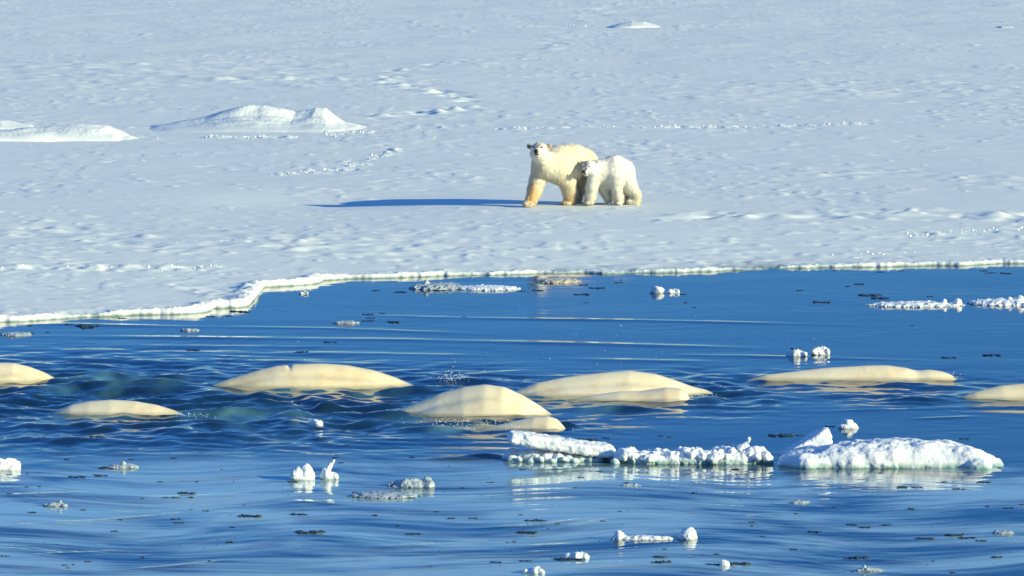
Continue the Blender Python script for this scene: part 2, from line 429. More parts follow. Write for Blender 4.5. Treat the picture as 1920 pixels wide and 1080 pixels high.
while far_rows[-1] < 900: far_rows.append(far_rows[-1] + .2 + 0.12 * (far_rows[-1] - wy[-1]))
# the near field is a plain rectangle of rows; use the same fan but never narrower than the one at 45 m
WY = np.concatenate([near_rows[:0:-1], wy, far_rows[1:]])
uW = np.arange(-1150, 1151, 2.0) / F
oo = []; s_ = 2.0; q_ = uW[-1]
while q_ < 3.5: s_ *= 1.14; q_ += s_ / F; oo.append(q_)
uW = np.concatenate([-np.array(oo)[::-1], uW, oo])
Yw = np.repeat(WY[:, None], len(uW), 1); Xw = uW[None, :] * np.maximum(WY, 42)[:, None]
m1, m2, m3, m4, m5, m6 = (perlin(s) for s in (101, 102, 103, 104, 105, 106))
def gz(x, y, sx, sy): return np.exp(-(((Xw - x) / sx)**2 + ((Yw - y) / sy)**2))
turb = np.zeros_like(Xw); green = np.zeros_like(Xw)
def zone(px_, py_, sx, sy, a):
    global turb
    x, y = P(px_, py_); turb = np.maximum(turb, a * gz(x, y, sx, sy))
for z in ((150, 735, 3.0, 4.5, 1), (420, 770, 3.2, 4.2, 1.0), (640, 760, 2.4, 4.2, 1.0), (60, 800, 1.8, 2.8, .5), (300, 820, 3.0, 2.6, .35), (870, 795, 1.7, 1.5, .6), (820, 735, 1.5, 3, .8),
          (1150, 740, 1.9, 2.5, .7), (1320, 735, 1.0, 2.5, .75), (1400, 720, 1.0, 1.5, .5), (1640, 722, 2.2, 1.4, .35), (1720, 745, 1.2, 1.2, .7), (-200, 760, 3, 4, 1)):
    zone(*z)
for lab, pts, wl, yaw in WH:
    cxp = (pts[0][0] + pts[-1][0]) / 2; x, y = P(cxp, wl); hw = (pts[-1][0] - pts[0][0]) / 2 / scl(y)
    turb = np.maximum(turb, .55 * np.exp(-(((Xw - x) / (hw * 1.05))**4 + ((Yw - y) / 1.3)**2)))
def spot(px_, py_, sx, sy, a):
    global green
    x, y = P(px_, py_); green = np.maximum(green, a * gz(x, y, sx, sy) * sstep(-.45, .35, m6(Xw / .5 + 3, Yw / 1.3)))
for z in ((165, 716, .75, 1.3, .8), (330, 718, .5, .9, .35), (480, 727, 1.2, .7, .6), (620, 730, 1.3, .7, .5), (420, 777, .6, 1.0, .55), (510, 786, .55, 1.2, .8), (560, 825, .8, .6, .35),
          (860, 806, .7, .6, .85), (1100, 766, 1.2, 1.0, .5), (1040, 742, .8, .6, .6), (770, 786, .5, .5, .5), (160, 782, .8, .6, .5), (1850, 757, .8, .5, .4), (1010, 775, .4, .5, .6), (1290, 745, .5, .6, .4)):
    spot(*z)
slush = sstep(835, 900, 540 - F * np.tan(np.arctan2(-H + 0 * Yw, np.maximum(Yw, 5)) + PITCH))  # nearer than the whales: thin grease ice
fine = np.clip(1 - np.abs(Yw - 75) / 70, 0, 1)
wxx = Xw + 0.9 * m5(Xw / 3.0, Yw / 4.0); wyy = Yw + 1.3 * m4(Xw / 3.5 + 9, Yw / 5.0)
Zw = fine * (0.006 * m1(wxx / 4.5, wyy / 2.2))
Zw += fine * (0.0022 * m2(wxx / 1.4, wyy / .8))* (0.4 + slush)
# slow rolling swell close to the ship
calm_r = sstep(1.2, 4.2, Xw)
sw = slush * sstep(-.2, .3, m5(Xw / 5.0 + 7, Yw / 6.0 + 3) + .6 * sstep(66, 62, Yw) * (1 - calm_r) - .35 * calm_r - .3 * sstep(64, 67, Yw))
Zw += fine * sw * (0.013 * m3(wxx / 3.6, wyy / 1.3) + 0.009 * m6(wxx / 1.6, wyy / .5))
# chop round the whales
Zw += turb * (0.080 * m1(wxx / 1.1 + 40, Yw / .95) + 0.055 * m2(wxx / .5 + 11, Yw / .40) + 0.014 * m4(Xw / .2, Yw / .16))
calm = sstep(-.1, .5, m3(Xw / 2.5, Yw / 3.0))
Zw += (1 - turb) * fine * 0.0018 * m4(Xw / .5, Yw / .35) * (.3 + calm)
Zw += fine * (.35 + .65 * slush) * (1 - turb) * (.0026 * m6(wxx / .6 + 13, wyy / .14) + .0018 * m1(wxx / .22 + 3, wyy / .08)) * (.4 + sstep(-.2, .4, m2(Xw / 2.2, Yw / 3.0)))
# long smooth ripples sent towards the ice
def crest(pts, a, w):
    global Zw
    q = [P(*p) for p in pts]; cx = np.array([p[0] for p in q]); cy = np.array([p[1] for p in q])
    yy = np.interp(Xw, cx, cy); fl_ = min(2.5, .4 * (cx[-1] - cx[0])); fade = sstep(cx[0], cx[0] + fl_, Xw) * (1 - sstep(cx[-1] - fl_, cx[-1], Xw))
    Zw += a * fade * np.exp(-((Yw - yy) / w)**2) * (0.7 + 0.5 * m5(Xw / 2, Yw * 0 + pts[0][1]))
for pts, a, w in (([(-60, 604), (300, 612), (620, 616), (1000, 630)], .013, .22), ([(-60, 629), (400, 634), (760, 637), (1100, 645), (1480, 654)], .018, .26),
                  ([(600, 590), (900, 597), (1200, 601), (1700, 612)], .013, .2), ([(-60, 652), (300, 660), (700, 664), (1000, 668)], .018, .28), ([(1180, 664), (1500, 670), (1800, 678)], .014, .2),
                  ([(0, 668), (400, 676), (800, 683)], .02, .3), ([(100, 646), (500, 650), (800, 652)], .012, .2), ([(1000, 672), (1250, 677), (1400, 680)], .016, .25)):
    crest(pts, a, w)
for pts, a, w in (([(-60, 990), (200, 977), (430, 952)], .012, .12), ([(190, 1072), (330, 1062), (480, 1045)], .013, .12), ([(840, 992), (1020, 985), (1160, 962)], .013, .10), ([(360, 893), (560, 894), (730, 892)], .010, .10),
                  ([(700, 958), (850, 954)], .008, .1), ([(1040, 990), (1160, 970)], .010, .08), ([(1360, 975), (1480, 960)], .008, .1), ([(1500, 772), (1800, 766)], .012, .12), ([(1680, 787), (1860, 780)], .012, .12), ([(980, 804), (1160, 794)], .012, .12),
                  ([(640, 1030), (900, 1016), (1000, 1012)], .011, .12), ([(0, 1045), (170, 1035), (300, 1030)], .010, .1), ([(-60, 930), (120, 925), (260, 918)], .008, .1), ([(500, 935), (620, 944), (720, 950)], .008, .1), ([(1300, 1062), (1600, 1050), (1900, 1056)], .008, .15)):
    crest(pts, a, w)
# wave pushed up by the slanted slab and by the surfacing head
for px_, py_, sx, sy, a in ((905, 858, .33, .18, .06), (850, 862, .35, .15, .035), (1062, 800, .13, .16, .07), (1330, 750, .22, .2, .05), (200, 708, .55, .25, .09), (300, 723, .6, .25, .08),
                            (1175, 768, .5, .25, .06), (820, 806, .45, .2, .05), (330, 812, .35, .3, .05), (410, 818, .4, .3, .05), (120, 828, .3, .25, .045), (610, 764, .2, .2, .06), (1740, 745, .8, .2, .04)):
    x, y = P(px_, py_); Zw += a * gz(x, y, sx, sy)
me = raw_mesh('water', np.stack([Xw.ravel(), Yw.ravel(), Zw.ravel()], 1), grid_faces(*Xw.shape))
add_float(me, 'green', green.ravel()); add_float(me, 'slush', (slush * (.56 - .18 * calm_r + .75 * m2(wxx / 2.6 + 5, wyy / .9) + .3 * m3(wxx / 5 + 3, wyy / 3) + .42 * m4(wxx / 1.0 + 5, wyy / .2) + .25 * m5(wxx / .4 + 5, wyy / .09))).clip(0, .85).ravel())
s = N('sea_water'); v = s.mapped()
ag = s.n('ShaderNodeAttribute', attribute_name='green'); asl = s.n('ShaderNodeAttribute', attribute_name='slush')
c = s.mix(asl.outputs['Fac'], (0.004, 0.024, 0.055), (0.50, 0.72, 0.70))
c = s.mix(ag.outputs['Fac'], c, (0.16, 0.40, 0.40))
s.l(c, s.b.inputs['Base Color']); s.b.inputs['IOR'].default_value = 1.33
s.b.inputs['Roughness'].default_value = 0.05
nb = s.bump(s.noise(s.mapped((1, .6, 1)), 9.0, 4, .6), 0.18, 0.004)
s.l(nb, s.b.inputs['Normal'])
M_WATER = s.m
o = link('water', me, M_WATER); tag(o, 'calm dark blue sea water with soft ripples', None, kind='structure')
def water_z(x, y):
    j = int(np.clip(np.searchsorted(WY, y), 1, len(WY) - 1)); i = int(np.clip(np.searchsorted(uW, x / max(WY[j], 42)), 1, len(uW) - 1))
    return float(Zw[j, i])

# ------------------------------------------------------------------ whales
def whale_material(name, pale):
    s = N(name); P_ = lambda c: tuple(a * (1 - pale) + b * pale for a, b in zip(c, (.96, .90, .76))); v = s.n('ShaderNodeTexCoord').outputs['Object']
    n = s.noise(v, 2.2, 5, .6); n2_ = s.noise(v, 9, 4, .6)
    c = s.ramp(n, [(.3, P_((0.95, 0.80, 0.52))), (.5, P_((0.94, 0.75, 0.42))), (.68, P_((0.88, 0.63, 0.30)))])
    c = s.mix(s.ramp(n2_, [(.35, (.0,) * 3), (.75, (.45,) * 3)]), c, (0.97, 0.87, 0.62))
    c = s.mix(s.ramp(s.noise(v, 4.5, 6, .7), [(.52, (0,) * 3), (.66, (.4,) * 3)]), c, (0.74, 0.50, 0.22))
    sp = s.noise(v, 60, 1); c = s.mix(s.ramp(sp, [(.70, (0,) * 3), (.75, (.5,) * 3)]), c, (0.5, 0.42, 0.3))
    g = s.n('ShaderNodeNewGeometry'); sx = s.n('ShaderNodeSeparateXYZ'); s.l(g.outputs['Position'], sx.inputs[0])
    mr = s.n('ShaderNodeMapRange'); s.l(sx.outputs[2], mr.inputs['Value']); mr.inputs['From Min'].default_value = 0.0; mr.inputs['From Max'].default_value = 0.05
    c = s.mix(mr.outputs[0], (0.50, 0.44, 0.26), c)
    s.l(c, s.b.inputs['Base Color']); s.b.inputs['Roughness'].default_value = 0.33; s.b.inputs['Coat Weight'].default_value = .5; s.b.inputs['Coat Roughness'].default_value = .12
    s.b.inputs['Subsurface Weight'].default_value = 0.0
    s.l(s.bump(n2_, .3, .012), s.b.inputs['Normal']); return s.m
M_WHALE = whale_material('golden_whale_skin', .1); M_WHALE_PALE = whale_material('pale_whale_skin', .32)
def whale(lab, pts, wl, yaw, seed):
    px = [p[0] for p in pts]; cxp = (px[0] + px[-1]) / 2
    cx, cy = P(cxp, wl); s = scl(cy)
    xs = np.array([(a - cxp) / s for a, b in pts]) ; zs = np.array([(wl - b) / s for a, b in pts])
    L = xs[-1] - xs[0]
    # carry the body on under water: tail to the left, head to the right
    sl0 = (zs[1] - zs[0]) / (xs[1] - xs[0]); sl1 = (zs[-1] - zs[-2]) / (xs[-1] - xs[-2])
    left = [(xs[0] - d, zs[0] - sl0 * d * (1 + d * .3)) for d in (1.3, 1.0, .7, .4, .2)]
    right = [(xs[-1] + d, zs[-1] + sl1 * d * (1 + d * .5)) for d in (.15, .3, .5, .7)]
    ax = np.array([a for a, _ in left] + list(xs) + [a for a, _ in right]); azz = np.array([b for _, b in left] + list(zs) + [b for _, b in right])
    n = 220; t = np.linspace(ax[0], ax[-1], n)
    zt = np.interp(t, ax, azz); ker = np.exp(-np.linspace(-2, 2, 9)**2); ker /= ker.sum()
    zt = np.convolve(np.pad(zt, 4, mode='edge'), ker, 'valid')
    w = (t - t[0]) / (t[-1] - t[0])
    rad = 0.47 * np.interp(w, [0, .08, .3, .55, .8, .93, 1], [.10, .22, .7, 1, .9, .6, .22]) * (0.72 + .28 * min(1, L / 2.2))
    m = 72; a = np.linspace(0, 2 * np.pi, m, endpoint=False)
    nn = perlin(seed)
    ca, sa = np.cos(a), np.sin(a)
    shape_z = np.where(ca > 0, ca, ca * .9)
    ridge = 0.09 * np.exp(-(np.minimum(a, 2 * np.pi - a) / .22)**2)          # low ridge of the back
    fold = -0.075 * np.exp(-((np.minimum(a, 2 * np.pi - a) - .62) / .22)**2)   # hollow along the flank
    prof = 1 + ridge[None, :] * np.exp(-((w[:, None] - .5) / .25)**2) + fold[None, :] * (1 + .5 * nn(t * .8, t * 0)[:, None])
    prof = prof + 0.016 * nn(t[:, None] * 1.5 + 0 * a, np.sin(a)[None, :] * 1.6 + 8 + 0 * t[:, None])
    if 'notch' in lab: prof = prof - .065 * np.exp(-((t[:, None] + .36) / .028)**2) * np.exp(-(np.minimum(a, 2 * np.pi - a)[None, :] / .3)**2)
    yy = rad[:, None] * prof * sa[None, :] * 1.02
    zz = zt[:, None] - rad[:, None] * (1 + 0.07 * np.exp(-((w[:, None] - .5) / .25)**2)) + rad[:, None] * prof * shape_z[None, :]
    xx = np.repeat(t[:, None], m, 1)
    V = np.stack([xx.ravel(), yy.ravel(), zz.ravel()], 1)
    i = np.arange(n - 1)[:, None] * m; j = np.arange(m)[None, :]; j2 = (j + 1) % m
    Fq = np.stack([(i + j).ravel(), (i + m + j).ravel(), (i + m + j2).ravel(), (i + j2).ravel()], 1)[:, ::-1]
    me = raw_mesh('body', V, Fq)
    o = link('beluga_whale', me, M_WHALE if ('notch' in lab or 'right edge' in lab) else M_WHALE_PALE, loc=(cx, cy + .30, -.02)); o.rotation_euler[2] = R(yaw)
    return tag(o, lab, 'whale', 'white whales surfacing in a line')
for i, (lab, pts, wl, yaw) in enumerate(WH): whale(lab, pts, wl, yaw, 200 + i)

# ------------------------------------------------------------------ bears
def bear_material(name, fur_a, fur_b, scale):
    s = N(name); at = s.n('ShaderNodeAttribute', attribute_name='fur')
    v = s.n('ShaderNodeTexCoord').outputs['Object']
    mp = s.n('ShaderNodeMapping'); mp.inputs['Scale'].default_value = (1, 1, .35); s.l(v, mp.inputs[0])
    n = s.noise(mp.outputs[0], 26, 5, .65); c = s.mix(s.ramp(n, [(.35, (0,) * 3), (.7, (.32,) * 3)]), at.outputs['Color'], fur_b)
    s.l(c, s.b.inputs['Base Color']); s.b.inputs['Roughness'].default_value = .8; s.b.inputs['Specular IOR Level'].default_value = .1
    s.b.inputs['Sheen Weight'].default_value = .15
    s.l(s.bump(s.noise(mp.outputs[0], 34, 5, .7), .6, .02), s.b.inputs['Normal'])
    return s.m
def flatmat(name, rgb, rough=.4):
    s = N(name); v = s.mapped(); n = s.noise(v, 80, 2)
    s.l(s.mix(s.ramp(n, [(.4, (0,) * 3), (.6, (.3,) * 3)]), rgb, tuple(min(1, q * 1.5) for q in rgb)), s.b.inputs['Base Color']); s.b.inputs['Roughness'].default_value = rough; return s.m
M_NOSE = flatmat('nose_leather', (0.008, 0.008, 0.01), .35); M_EYE = flatmat('bear_eye', (0.01, 0.008, 0.006), .15)
M_CLAW = flatmat('claw_horn', (0.03, 0.028, 0.025), .35)
K = 516.0
BX, BY = P(940 + 650 / 6, 384, ICE_Z)
def bpt(zx, zy, d): return ((zx - 650) / K, d, (864 - zy) / K - 0.0705 * d)

def ico(r, sub=3):
    import bmesh
    bm = bmesh.new(); bmesh.ops.create_icosphere(bm, subdivisions=sub, radius=1); V = np.array([v.co[:] for v in bm.verts]); Fq = np.array([[v.index for v in f.verts] for f in bm.faces]); bm.free()
    return V * np.array(r), Fq
def blob(name, pos, r, mat, parent, rot=None, sub=3):
    V, Fq = ico(r, sub); me = raw_mesh(name, V, Fq); o = link(name, me, mat, parent, pos)
    if rot: o.rotation_euler = rot
    return o
def claw(pos, dirv, mat, parent, ln=.05, r=.009):
    d = Vector(dirv).normalized(); pts = []; n = 6; m = 8
    up = Vector((0, 0, 1)); side = d.cross(up).normalized(); V = []
    for i in range(n):
        t = i / (n - 1); c = d * ln * t + up * (-.35 * ln * t * t); rr = r * (1 - t)**.7 + .001
        for k in range(m):
            a = 2 * math.pi * k / m; V.append(c + side * rr * math.cos(a) + up * rr * math.sin(a))
    Fq = [[i * m + k, i * m + (k + 1) % m, (i + 1) * m + (k + 1) % m, (i + 1) * m + k] for i in range(n - 1) for k in range(m)]
    me = raw_mesh('claw', np.array([v[:] for v in V]), np.array(Fq)); return link('claw', me, mat, parent, pos)

def build_bear(name, label, prims, ells, lo, hi, h, color_fn, mat, kblend, fur, seed, origin):
    root = bpy.data.objects.new(name, None); COL.objects.link(root); root.location = origin; root.empty_display_size = .2
    tag(root, label, 'polar bear', 'polar bears walking on the ice')
    n3 = perlin3(seed)
    def fn(X, Y, Z):
        d = None
        for (a, ra, b, rb) in prims:
            q = sd_cone(X, Y, Z, bpt(*a), ra / K, bpt(*b), rb / K)
            d = q if d is None else smin(d, q, kblend)
        for (c, r, kk) in ells:
            d = smin(d, sd_ell(X, Y, Z, bpt(*c), r), kk)
        nearm = np.abs(d) < .06
        nz = np.zeros_like(d)
        xs_, ys_, zs_ = X[nearm], Y[nearm], Z[nearm]
        nz[nearm] = .007 * n3(xs_ * 6, ys_ * 6, zs_ * 4) + .006 * n3(xs_ * 17 + 5, ys_ * 17, zs_ * 8) + .003 * n3(xs_ * 40, ys_ * 40, zs_ * 16)
        return np.maximum(d + nz, -Z + .0) 
    V, Q = surface_nets(fn, lo, hi, h)
    # vertex normals
    a, b, c, d_ = (V[Q[:, i]] for i in range(4)); fnm = np.cross(c - a, d_ - b)
    nrm = np.zeros_like(V)
    for i in range(4): np.add.at(nrm, Q[:, i], fnm)
    nrm /= np.linalg.norm(nrm, axis=1)[:, None] + 1e-12
    rs = np.random.RandomState(seed)
    # guard hairs: short tapering tufts lying down the coat, part of the same mesh
    npick = fur
    pick = rs.randint(0, len(V), npick)
    base = V[pick] + rs.randn(npick, 3) * h * .3; nn_ = nrm[pick]
    leg = np.clip((.55 - base[:, 2]) / .4, 0, 1)
    ln = (.022 + .022 * rs.rand(npick)) * (1 + .9 * leg)
    ln *= np.where(base[:, 2] < .07, .35, 1)
    headc = np.array(bpt(*(ells[-1][0]))); ln *= np.where(np.linalg.norm(base - headc, axis=1) < .3, .25, 1)
    g = np.array([.25, .1, -.9]); dirn = nn_ * .55 + g[None, :] * .75 + rs.randn(npick, 3) * .22
    dirn /= np.linalg.norm(dirn, axis=1)[:, None]
    side = np.cross(dirn, nn_); side /= np.linalg.norm(side, axis=1)[:, None] + 1e-9
    wd = .0045
    p0 = base - nn_ * .006 - side * wd; p1 = base - nn_ * .006 + side * wd; p2 = base + dirn * ln[:, None]
    HV = np.stack([p0, p1, p2], 1).reshape(-1, 3); off = len(V)
    HF = off + np.arange(npick * 3).reshape(-1, 3)
    tri = np.concatenate([Q[:, [0, 1, 2]], Q[:, [0, 2, 3]], HF])
    VV = np.concatenate([V, HV])
    me = raw_mesh('body', VV, tri)
    cb = color_fn(V); cols = np.concatenate([cb, np.repeat(cb[pick], 3, axis=0)])
    add_color(me, 'fur', cols)
    nall = np.concatenate([nrm, np.repeat(nn_, 3, axis=0)])
    if len(me.vertices) == len(nall): me.normals_split_custom_set_from_vertices(nall.tolist())
    link('body', me, mat, root)
    zx_, zy_ = V[:, 0] * K + 650, 864 - (V[:, 2] + .0705 * V[:, 1]) * K
    def surf(x, y, rad=9):                      # depth of the coat in front of (x, y)
        m = (zx_ - x)**2 + (zy_ - y)**2 < rad * rad
        return float(V[m, 1].min()) if m.any() else 0.0
    return root, surf

adult = [
 ((600, 405, -.22), 190, (760, 395, .15), 208), ((760, 395, .15), 208, (900, 415, .60), 205), ((500, 420, -.40), 135, (620, 420, -.2), 178),
 ((425, 295, -.66), 92, (490, 410, -.42), 142), ((640, 330, -.1), 130, (840, 300, .35), 118),
 ((470, 420, -.42), 128, (640, 480, -.2), 130), ((640, 480, -.2), 130, (880, 500, .5), 160),
 # right foreleg, reaching forward
 ((430, 480, -.28), 95, (398, 600, -.34), 84), ((398, 600, -.34), 84, (366, 705, -.42), 74), ((366, 705, -.42), 74, (332, 800, -.52), 55), ((332, 800, -.52), 54, (310, 838, -.60), 46),
 # left foreleg, planted
 ((625, 470, -.32), 120, (740, 605, -.10), 88), ((740, 605, -.10), 86, (768, 700, -.02), 78), ((768, 700, -.02), 78, (778, 810, .0), 64), ((778, 810, 0), 58, (765, 842, -.02), 44),
 # hind legs
 ((900, 540, .72), 120, (862, 700, .66), 62), ((862, 700, .66), 58, (866, 800, .72), 42), ((866, 800, .72), 40, (835, 830, .64), 34),
 ((980, 500, .50), 140, (985, 680, .42), 72), ((985, 680, .42), 72, (1000, 790, .50), 44), ((1000, 790, .5), 44, (975, 832, .44), 34)]
adult_e = [
 ((302, 850, -.66), (.125, .17, .068), .03), ((730, 846, -.06), (.135, .15, .05), .03), ((830, 836, .62), (.10, .13, .045), .03), ((968, 840, .42), (.11, .13, .045), .03),
 ((258, 852, -.78), (.035, .05, .045), .012), ((280, 866, -.80), (.035, .05, .04), .012), ((305, 868, -.80), (.035, .05, .04), .012), ((330, 866, -.78), (.035, .05, .04), .012),
 ((418, 298, -.74), (.192, .19, .165), .05), ((402, 262, -.92), (.085, .14, .075), .05), ((391, 288, -1.04), (.070, .09, .060), .03), ((394, 308, -1.0), (.055, .08, .035), .02),
 ((306, 206, -.66), (.046, .030, .056), .018), ((534, 210, -.60), (.052, .030, .060), .018), ((345, 222, -.66), (.06, .04, .05), .03), ((500, 226, -.64), (.06, .04, .05), .03),
 ((345, 230, -.86), (.02, .03, .02), .03), ((425, 248, -.74), (.180, .19, .165), .05)]
def to_z(V): return V[:, 0] * K + 650, 864 - (V[:, 2] + .0705 * V[:, 1]) * K
def lerp(a, b, t): return a * (1 - t[:, None]) + np.array(b)[None, :] * t[:, None]
def g2(zx, zy, cx, cy, sx, sy): return np.exp(-(((zx - cx) / sx)**2 + ((zy - cy) / sy)**2))
def col_adult(V):
    zx, zy = to_z(V); pn = perlin3(91)
    c = np.tile(np.array([.76, .69, .53]), (len(V), 1))
    nz = pn(V[:, 0] * 5, V[:, 1] * 5, V[:, 2] * 3)
    c = lerp(c, (.72, .60, .38), np.clip(.35 + nz * .9, 0, 1) * .6)
    leg = np.clip((620 - (864 - (864 - zy))) * 0 + (zy - 560) / 250, 0, 1)
    c = lerp(c, (.80, .60, .30), leg * .55)
    c = lerp(c, (.66, .35, .08), np.clip(g2(zx, zy, 345, 700, 46, 115) * .95 + g2(zx, zy, 330, 800, 40, 40) * .7, 0, 1))
    c = lerp(c, (.72, .44, .14), g2(zx, zy, 790, 800, 45, 60) * .6)
    c = lerp(c, (.62, .44, .22), g2(zx, zy, 420, 480, 90, 28) * .45 + g2(zx, zy, 375, 560, 20, 80) * .35)
    hd = V[:, 1] < -.5
    c = lerp(c, (.80, .75, .63), hd * np.clip(g2(zx, zy, 415, 270, 110, 90), 0, 1) * .6)
    c = lerp(c, (.22, .14, .07), hd * g2(zx, zy, 405, 205, 30, 26) * .75)
    ear = hd * (g2(zx, zy, 306, 206, 24, 28) + g2(zx, zy, 534, 210, 25, 28))
    c = lerp(c, (.15, .07, .035), np.clip(ear * 1.4, 0, .95))
    return c
M_FURA = bear_material('adult_fur', None, (.80, .74, .62), 1)
b1, sf1 = build_bear('polar_bear', 'large cream polar bear looking at the camera with orange stained foreleg', adult, adult_e, (-1.0, -1.25, -.02), (1.05, 1.2, 1.45), .0125, col_adult, M_FURA, .07, 42000, 301, (BX, BY, ICE_Z))
def bp(zx, zy, d): return bpt(zx, zy, d)
blob('nose', bp(388, 266, sf1(388, 266) - .006), (.052, .030, .048), M_NOSE, b1)
blob('mouth', bp(394, 299, sf1(394, 299) + .004), (.056, .022, .017), M_NOSE, b1)
for ex_, ey_ in ((360, 220), (450, 221)): blob('eye', bp(ex_, ey_, sf1(ex_, ey_, 7) + .004), (.024, .015, .019), M_EYE, b1)
for i, x in enumerate((252, 274, 298, 324)): claw(bp(x, 852 + 5 * (i in (1, 2)), -.82), (-.25 + .1 * i, -1, -.3), M_CLAW, b1)
for i, x in enumerate((655, 680, 706, 732)): claw(bp(x, 846, -.12 - .03 * i), (-.8, -.6, -.35), M_CLAW, b1, .04)

cub = [
 ((1140, 480, .0), 128, (1265, 462, .05), 148), ((1265, 468, .05), 150, (1368, 482, .15), 136), ((1250, 420, .05), 105, (1300, 410, .08), 100),
 ((1010, 445, -.22), 72, (1110, 470, -.04), 118), ((1100, 520, -.02), 92, (1250, 560, .05), 110), ((1250, 560, .05), 110, (1370, 560, .12), 110),
 ((1050, 545, -.12), 88, (1012, 660, -.16), 60), ((1012, 660, -.16), 60, (998, 770, -.17), 50), ((998, 770, -.17), 48, (990, 835, -.18), 40),
 ((1120, 600, .10), 74, (1172, 700, .12), 56), ((1172, 700, .12), 56, (1210, 785, .12), 40), ((1210, 785, .12), 42, (1190, 825, .08), 22),
 ((1290, 560, -.08), 105, (1298, 690, -.12), 54), ((1298, 690, -.12), 52, (1312, 775, -.12), 50), ((1312, 775, -.12), 52, (1318, 838, -.13), 40),
 ((1400, 560, .08), 108, (1455, 665, .06), 78), ((1455, 665, .06), 74, (1515, 745, .06), 48), ((1515, 745, .06), 48, (1522, 830, .06), 40), ((1510, 838, .05), 30, (1440, 830, .0), 28),
 ((1375, 620, .24), 76, (1405, 740, .27), 36), ((1405, 740, .27), 36, (1390, 830, .25), 30)]
cub_e = [
 ((982, 842, -.22), (.115, .13, .048), .03), ((1315, 845, -.16), (.09, .11, .042), .03), ((1385, 838, .22), (.075, .09, .04), .03),
 ((945, 848, -.33), (.024, .035, .03), .01), ((965, 850, -.35), (.024, .035, .03), .01), ((988, 850, -.35), (.024, .035, .03), .01), ((1010, 848, -.34), (.024, .035, .03), .01),
 ((1000, 472, -.30), (.125, .13, .115), .05), ((962, 468, -.42), (.07, .11, .065), .05), ((938, 502, -.53), (.052, .08, .046), .03), ((950, 526, -.48), (.04, .06, .026), .02),
 ((901, 384, -.27), (.036, .024, .042), .015), ((1066, 388, -.22), (.040, .024, .044), .015), ((925, 400, -.28), (.045, .035, .04), .025), ((1045, 405, -.25), (.045, .035, .04), .025),
 ((984, 432, -.32), (.145, .14, .135), .05)]
def col_cub(V):
    zx, zy = to_z(V); pn = perlin3(92)
    c = np.tile(np.array([.84, .81, .73]), (len(V), 1))
    nz = pn(V[:, 0] * 5, V[:, 1] * 5, V[:, 2] * 3)
    c = lerp(c, (.88, .81, .64), np.clip(.25 + nz * .9, 0, 1) * .5)
    c = lerp(c, (.84, .74, .54), np.clip((zy - 560) / 260, 0, 1) * .5)
    c = lerp(c, (.84, .62, .30), g2(zx, zy, 1545, 790, 25, 70) * .6)
    hd = V[:, 1] < -.2
    c = lerp(c, (.25, .23, .23), hd * np.clip(g2(zx, zy, 950, 400, 45, 28) + g2(zx, zy, 945, 455, 14, 45) * .8, 0, 1) * .8)
    c = lerp(c, (.12, .09, .08), np.clip(1.3 * (V[:, 1] < -.15) * (g2(zx, zy, 903, 386, 15, 17) * .6 + g2(zx, zy, 1070, 390, 15, 20)), 0, .85))
    c = lerp(c, (.30, .22, .16), g2(zx, zy, 1450, 835, 40, 22) * .6 * (V[:, 1] < .1))
    return c
M_FURC = bear_material('cub_fur', None, (.86, .82, .73), 1)
b2, sf2 = build_bear('polar_bear_cub', 'smaller whiter polar bear cub with grey smudged forehead beside the adult', cub, cub_e, (.40, -.75, -.02), (1.95, .55, 1.15), .011, col_cub, M_FURC, .055, 32000, 302, (BX, BY, ICE_Z))
blob('nose', bp(926, 494, sf2(928, 494) - .006), (.042, .026, .040), M_NOSE, b2)
blob('mouth', bp(944, 520, sf2(944, 520) + .004), (.040, .018, .015), M_NOSE, b2, (0, .35, 0))
for ex_, ey_ in ((920, 436), (986, 437)): blob('eye', bp(ex_, ey_, sf2(ex_, ey_, 7) + .003), (.021, .013, .015), M_EYE, b2)
for i, x in enumerate((925, 946, 968, 992, 1012)): claw(bp(x, 852, -.36), (-.35 + .12 * i, -1, -.35), M_CLAW, b2, .045, .010)
for i, x in enumerate((1280, 1300, 1322)): claw(bp(x, 850, -.25), (-.3 + .1 * i, -1, -.35), M_CLAW, b2, .035)

# ------------------------------------------------------------------ ice in the water
def ice_mesh(spheres, h, seed, rough=1.0, k=.03, below=-.12, boxes=(), nscale=1.0, pad=0.0):
    n = perlin3(seed)
    pts = np.array([s[:3] for s in spheres]); rr = np.array([np.atleast_1d(s[3]).max() for s in spheres])
    lo = (pts - rr[:, None]).min(0) - 3 * h; hi = (pts + rr[:, None]).max(0) + 3 * h
    lo = lo - pad; hi = hi + pad; lo[2] = max(lo[2], below - 2 * h)
    def fn(X, Y, Z):
        d = np.full(X.shape, 9.0)
        for sp in spheres:
            r = sp[3]
            q = sd_ell(X, Y, Z, sp[:3], r) if isinstance(r, (tuple, list)) else np.sqrt((X - sp[0])**2 + (Y - sp[1])**2 + (Z - sp[2])**2) - r
            d = smin(d, q, k)
        for b in boxes: d = smin(d, b(X, Y, Z), k)
        f = nscale
        d = d + rough * (.030 * n(X * 7 * f, Y * 7 * f, Z * 7 * f) + .016 * n(X * 18 * f + 3, Y * 18 * f, Z * 18 * f) + .008 * n(X * 42 * f, Y * 42 * f + 5, Z * 42 * f))
        return np.maximum(d, below - Z)
    return surface_nets(fn, lo, hi, h)
def place_ice(name, label, cat, group, px_, pyb, V, Fq, mat, dy=0.0):
    x, y = P(px_, pyb); me = raw_mesh(name, V, Fq)
    o = link(name, me, mat, loc=(x, y + dy, 0)); return tag(o, label, cat, group)
